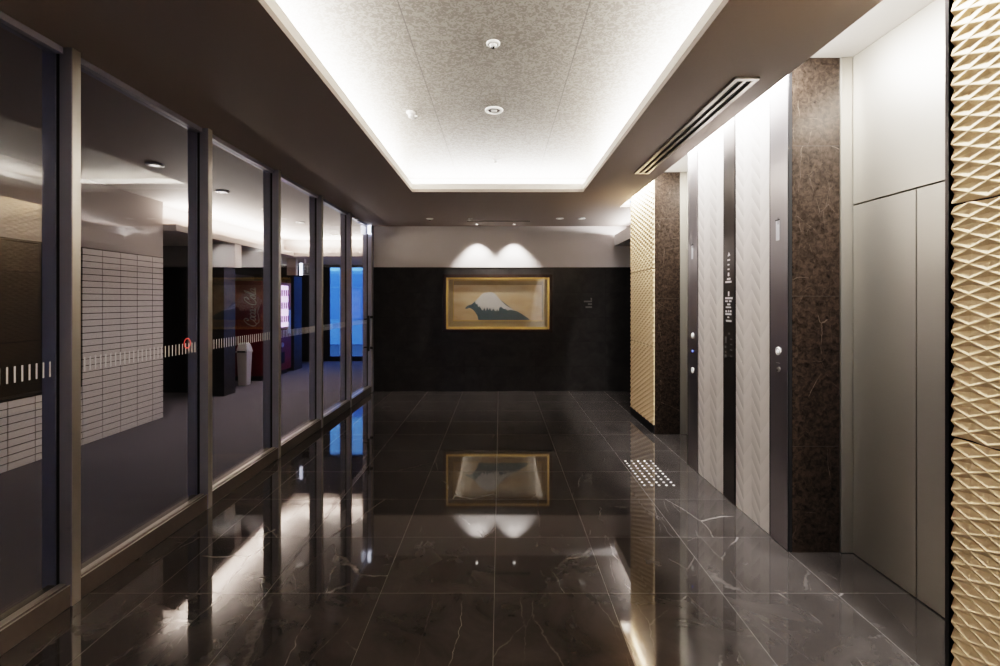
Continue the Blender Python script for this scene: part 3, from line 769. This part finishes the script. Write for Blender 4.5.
# script lettering : ribbons along hand drawn strokes, reading upwards on the machine side
def stroke(bm, pts, w, to3, steps=6):
    P = [Vector(p) for p in pts]
    Q = [P[0]+(P[0]-P[1])] + P + [P[-1]+(P[-1]-P[-2])]
    out = []
    for i in range(1, len(Q)-2):
        for s in range(steps):
            u = s/steps; a, b, c, d = Q[i-1], Q[i], Q[i+1], Q[i+2]
            out.append(.5*((2*b)+(c-a)*u+(2*a-5*b+4*c-d)*u*u+(3*b-a-3*c+d)*u**3))
    out.append(P[-1])
    prev = None; m = len(out)
    for i, p in enumerate(out):
        tdir = (out[min(i+1, m-1)]-out[max(i-1, 0)])
        if tdir.length < 1e-6: tdir = Vector((1, 0))
        tdir.normalize(); nrm = Vector((-tdir.y, tdir.x))
        ww = w*(.55+.45*abs(tdir.y))*(1 if 0 < i < m-1 else .5)
        a, b = bm.verts.new(to3(p+nrm*ww)), bm.verts.new(to3(p-nrm*ww))
        if prev: bm.faces.new((prev[0], a, b, prev[1]))
        prev = (a, b)
bm = bmesh.new()
LEN = .86
def to3(p):   # p.x runs along the word (up), p.y runs across it (towards -X)
    q = p.x + p.y*.28
    return (-4.70 - p.y*.12, vy0-.0012, 1.03 + q*LEN/8.6)
def cap_C(x): 
    return [[(x+1.35, 1.35), (x+1.2, 1.75), (x+.8, 1.85), (x+.3, 1.3), (x+.15, .55), (x+.4, .02), (x+.85, .0), (x+1.25, .4)], [(x+1.35, 1.35), (x+1.1, 1.15), (x+.95, 1.5)]]
def small_o(x): return [[(x+.35, .9), (x+.1, .75), (x+.02, .3), (x+.25, .0), (x+.5, .2), (x+.55, .65), (x+.35, .9), (x+.62, .75)]]
def small_c(x): return [[(x+.55, .7), (x+.35, .9), (x+.1, .65), (x+.05, .25), (x+.3, .0), (x+.62, .3)]]
def small_a(x): return [[(x+.5, .8), (x+.3, .9), (x+.06, .6), (x+.05, .2), (x+.22, .0), (x+.5, .35), (x+.58, .88)], [(x+.56, .8), (x+.52, .15), (x+.68, .02), (x+.9, .3)]]
def small_l(x): return [[(x+.02, .3), (x+.45, 1.3), (x+.42, 1.85), (x+.22, 1.6), (x+.12, .4), (x+.3, .0), (x+.55, .3)]]
strokes = cap_C(0)+small_o(1.3)+small_c(1.98)+small_a(2.65)+[[(3.62, .55), (4.0, .62)]]+cap_C(4.1)+small_o(5.45)+small_l(6.15)+small_a(6.7)
strokes += [[(.6, .0), (1.2, -.5), (2.2, -.45), (3.1, -.3), (4.2, -.55)]]
for s in strokes: stroke(bm, s, .11, to3)
obj('script_lettering', bm, simple('side_lettering', (.30, .26, .26), .5), vm)

# ------------------------------------------------------------------ waste bin
tx, ty = -4.685, 8.80
tb = thing('waste_bin', 'pale grey tapered waste bin with hooded lid beside the red vending machine', 'bin', (tx, ty, 0))
def taper(x, y, z0, z1, w0, d0, w1, d1, bev=.01):
    bm = bmesh.new()
    vs = []
    for z, w, d in ((z0, w0, d0), (z1, w1, d1)):
        vs += [bm.verts.new(p) for p in ((x-w, y-d, z), (x+w, y-d, z), (x+w, y+d, z), (x-w, y+d, z))]
    for f in ((0,3,2,1),(4,5,6,7),(0,1,5,4),(1,2,6,5),(2,3,7,6),(3,0,4,7)): bm.faces.new([vs[i] for i in f])
    bmesh.ops.bevel(bm, geom=list(bm.edges), offset=bev, segments=2, affect='EDGES')
    return bm
obj('body', taper(tx, ty, .001, .60, .075, .08, .095, .10), M['grey_plastic'], tb)
obj('rim', boxes((tx-.105, tx+.105, ty-.11, ty+.11, .601, .635), bevel=.006), M['grey_plastic'], tb)
ld = obj('lid', taper(tx, ty, .636, .775, .103, .107, .07, .07, .012), M['grey_plastic'], tb)
obj('flap', boxes((tx-.07, tx+.07, ty-.1125, ty-.1105, .607, .63)), M['black'], tb)

# ------------------------------------------------------------------ hall downlights
for k, (x, y) in enumerate(((-3.32, 4.62), (-3.32, 5.74), (-3.32, 6.86), (-3.32, 7.98), (-3.27, 9.5))):
    ring_light('downlight', x, y, HC, .075, 'round ceiling downlight in hall behind the glass, %s from the front' % ords[k], 'ceiling light', M['hall_lens'], 'hall ceiling downlights')

# ------------------------------------------------------------------ lights
def area(name, loc, rot, sx, sy, power, col=(1, .93, .85), spread=PI):
    l = bpy.data.lights.new(name, 'AREA'); l.shape = 'RECTANGLE'; l.size = sx; l.size_y = sy
    l.energy = power; l.color = col; l.spread = spread
    o = bpy.data.objects.new(name, l); COL.objects.link(o); o.location = loc; o.rotation_euler = rot
    return o
def aim(o, d):
    o.rotation_euler = Vector(d).to_track_quat('-Z', 'Y').to_euler()
def strip(name, a, b, d, width, power_per_m, col):
    """linear LED strip from a to b shining along d"""
    a, b = Vector(a), Vector(b); c = (a+b)/2; ln = (b-a).length
    z = -Vector(d).normalized(); x = (b-a).normalized(); y = z.cross(x)
    o = area(name, c, (0, 0, 0), ln, width, power_per_m*ln, col)
    o.rotation_euler = Matrix((x, y, z)).transposed().to_euler()
    return o
WARM = (1.0, .955, .90)
P = 21.0
strip('recess_strip_left', (-1.22, -.6, 2.91), (-1.22, 5.74, 2.91), (.55, 0, 1), .03, P, WARM)
strip('recess_strip_right', (1.165, -.6, 2.91), (1.165, 5.74, 2.91), (-.55, 0, 1), .03, P, WARM)
strip('recess_strip_far', (-1.1, 5.83, 2.91), (1.05, 5.83, 2.91), (0, -.55, 1), .03, P, WARM)
strip('recess_strip_near', (-1.1, -.69, 2.91), (1.05, -.69, 2.91), (0, .55, 1), .03, P, WARM)
ss = strip('slot_strip', (1.67, -2.5, 3.0), (1.67, 6.45, 3.0), (.6, 0, -1), .03, 26.0, (1, .965, .94))
ss.data.spread = math.radians(155)
strip('hall_strip_side', (-4.42, 6.5, 2.57), (-4.42, 9.9, 2.57), (.45, 0, .9), .03, 42.0, (1, .90, .80))
strip('hall_strip_end', (-4.3, 10.14, 2.57), (-2.4, 10.14, 2.57), (0, -.45, .9), .03, 42.0, (1, .90, .80))
strip('lintel_strip', (2.12, 6.6, 2.645), (2.12, 8.1, 2.645), (-1, 0, .25), .03, 9.0, (1, .96, .93))
for x in (-.385, .235):
    l = bpy.data.lights.new('picture_spot', 'SPOT'); l.energy = 78; l.spot_size = math.radians(84); l.spot_blend = .6; l.shadow_soft_size = .008
    l.color = (1, .95, .9)
    o = bpy.data.objects.new('picture_spot', l); COL.objects.link(o); o.location = (x, 7.98, CZ-.012)
for x, y in ((-3.32, 4.62), (-3.32, 5.74), (-3.32, 6.86), (-3.32, 7.98), (-3.27, 9.5)):
    l = bpy.data.lights.new('hall_spot', 'SPOT'); l.energy = 20; l.spot_size = math.radians(110); l.spot_blend = .8; l.shadow_soft_size = .05
    l.color = (1, .92, .88)
    o = bpy.data.objects.new('hall_spot', l); COL.objects.link(o); o.location = (x, y, HC-.02)
for x in (.925, 1.26):
    l = bpy.data.lights.new('passage_spot', 'SPOT'); l.energy = 0.8; l.spot_size = math.radians(110); l.spot_blend = .8; l.shadow_soft_size = .04
    o = bpy.data.objects.new('passage_spot', l); COL.objects.link(o); o.location = (x, 7.42, CZ-.02)

o = area('blue_hall_fill', (-3.3, 13.0, 2.9), (0, 0, 0), 2.4, .6, 90, (.22, .40, 1))  # added blue fill to light the hall carpet by the entrance
aim(o, (0, -1, -.8))
# dusk sky
w = bpy.data.worlds.new('dusk'); scene.world = w; w.use_nodes = True
bg = w.node_tree.nodes['Background']; bg.inputs[0].default_value = (.17, .42, 1.0, 1); bg.inputs[1].default_value = 1.7

# ------------------------------------------------------------------ camera and view
cam = bpy.data.cameras.new('camera'); cam.sensor_width = 36; cam.lens = 480/1000*36
cam.shift_y = -.032; cam.clip_start = .05
co = bpy.data.objects.new('camera', cam); COL.objects.link(co)
co.location = (0, 0, 1.54); co.rotation_euler = (PI/2, 0, 0)
scene.camera = co
scene.view_settings.view_transform = 'Filmic'
scene.view_settings.look = 'High Contrast'
scene.view_settings.exposure = 0.75
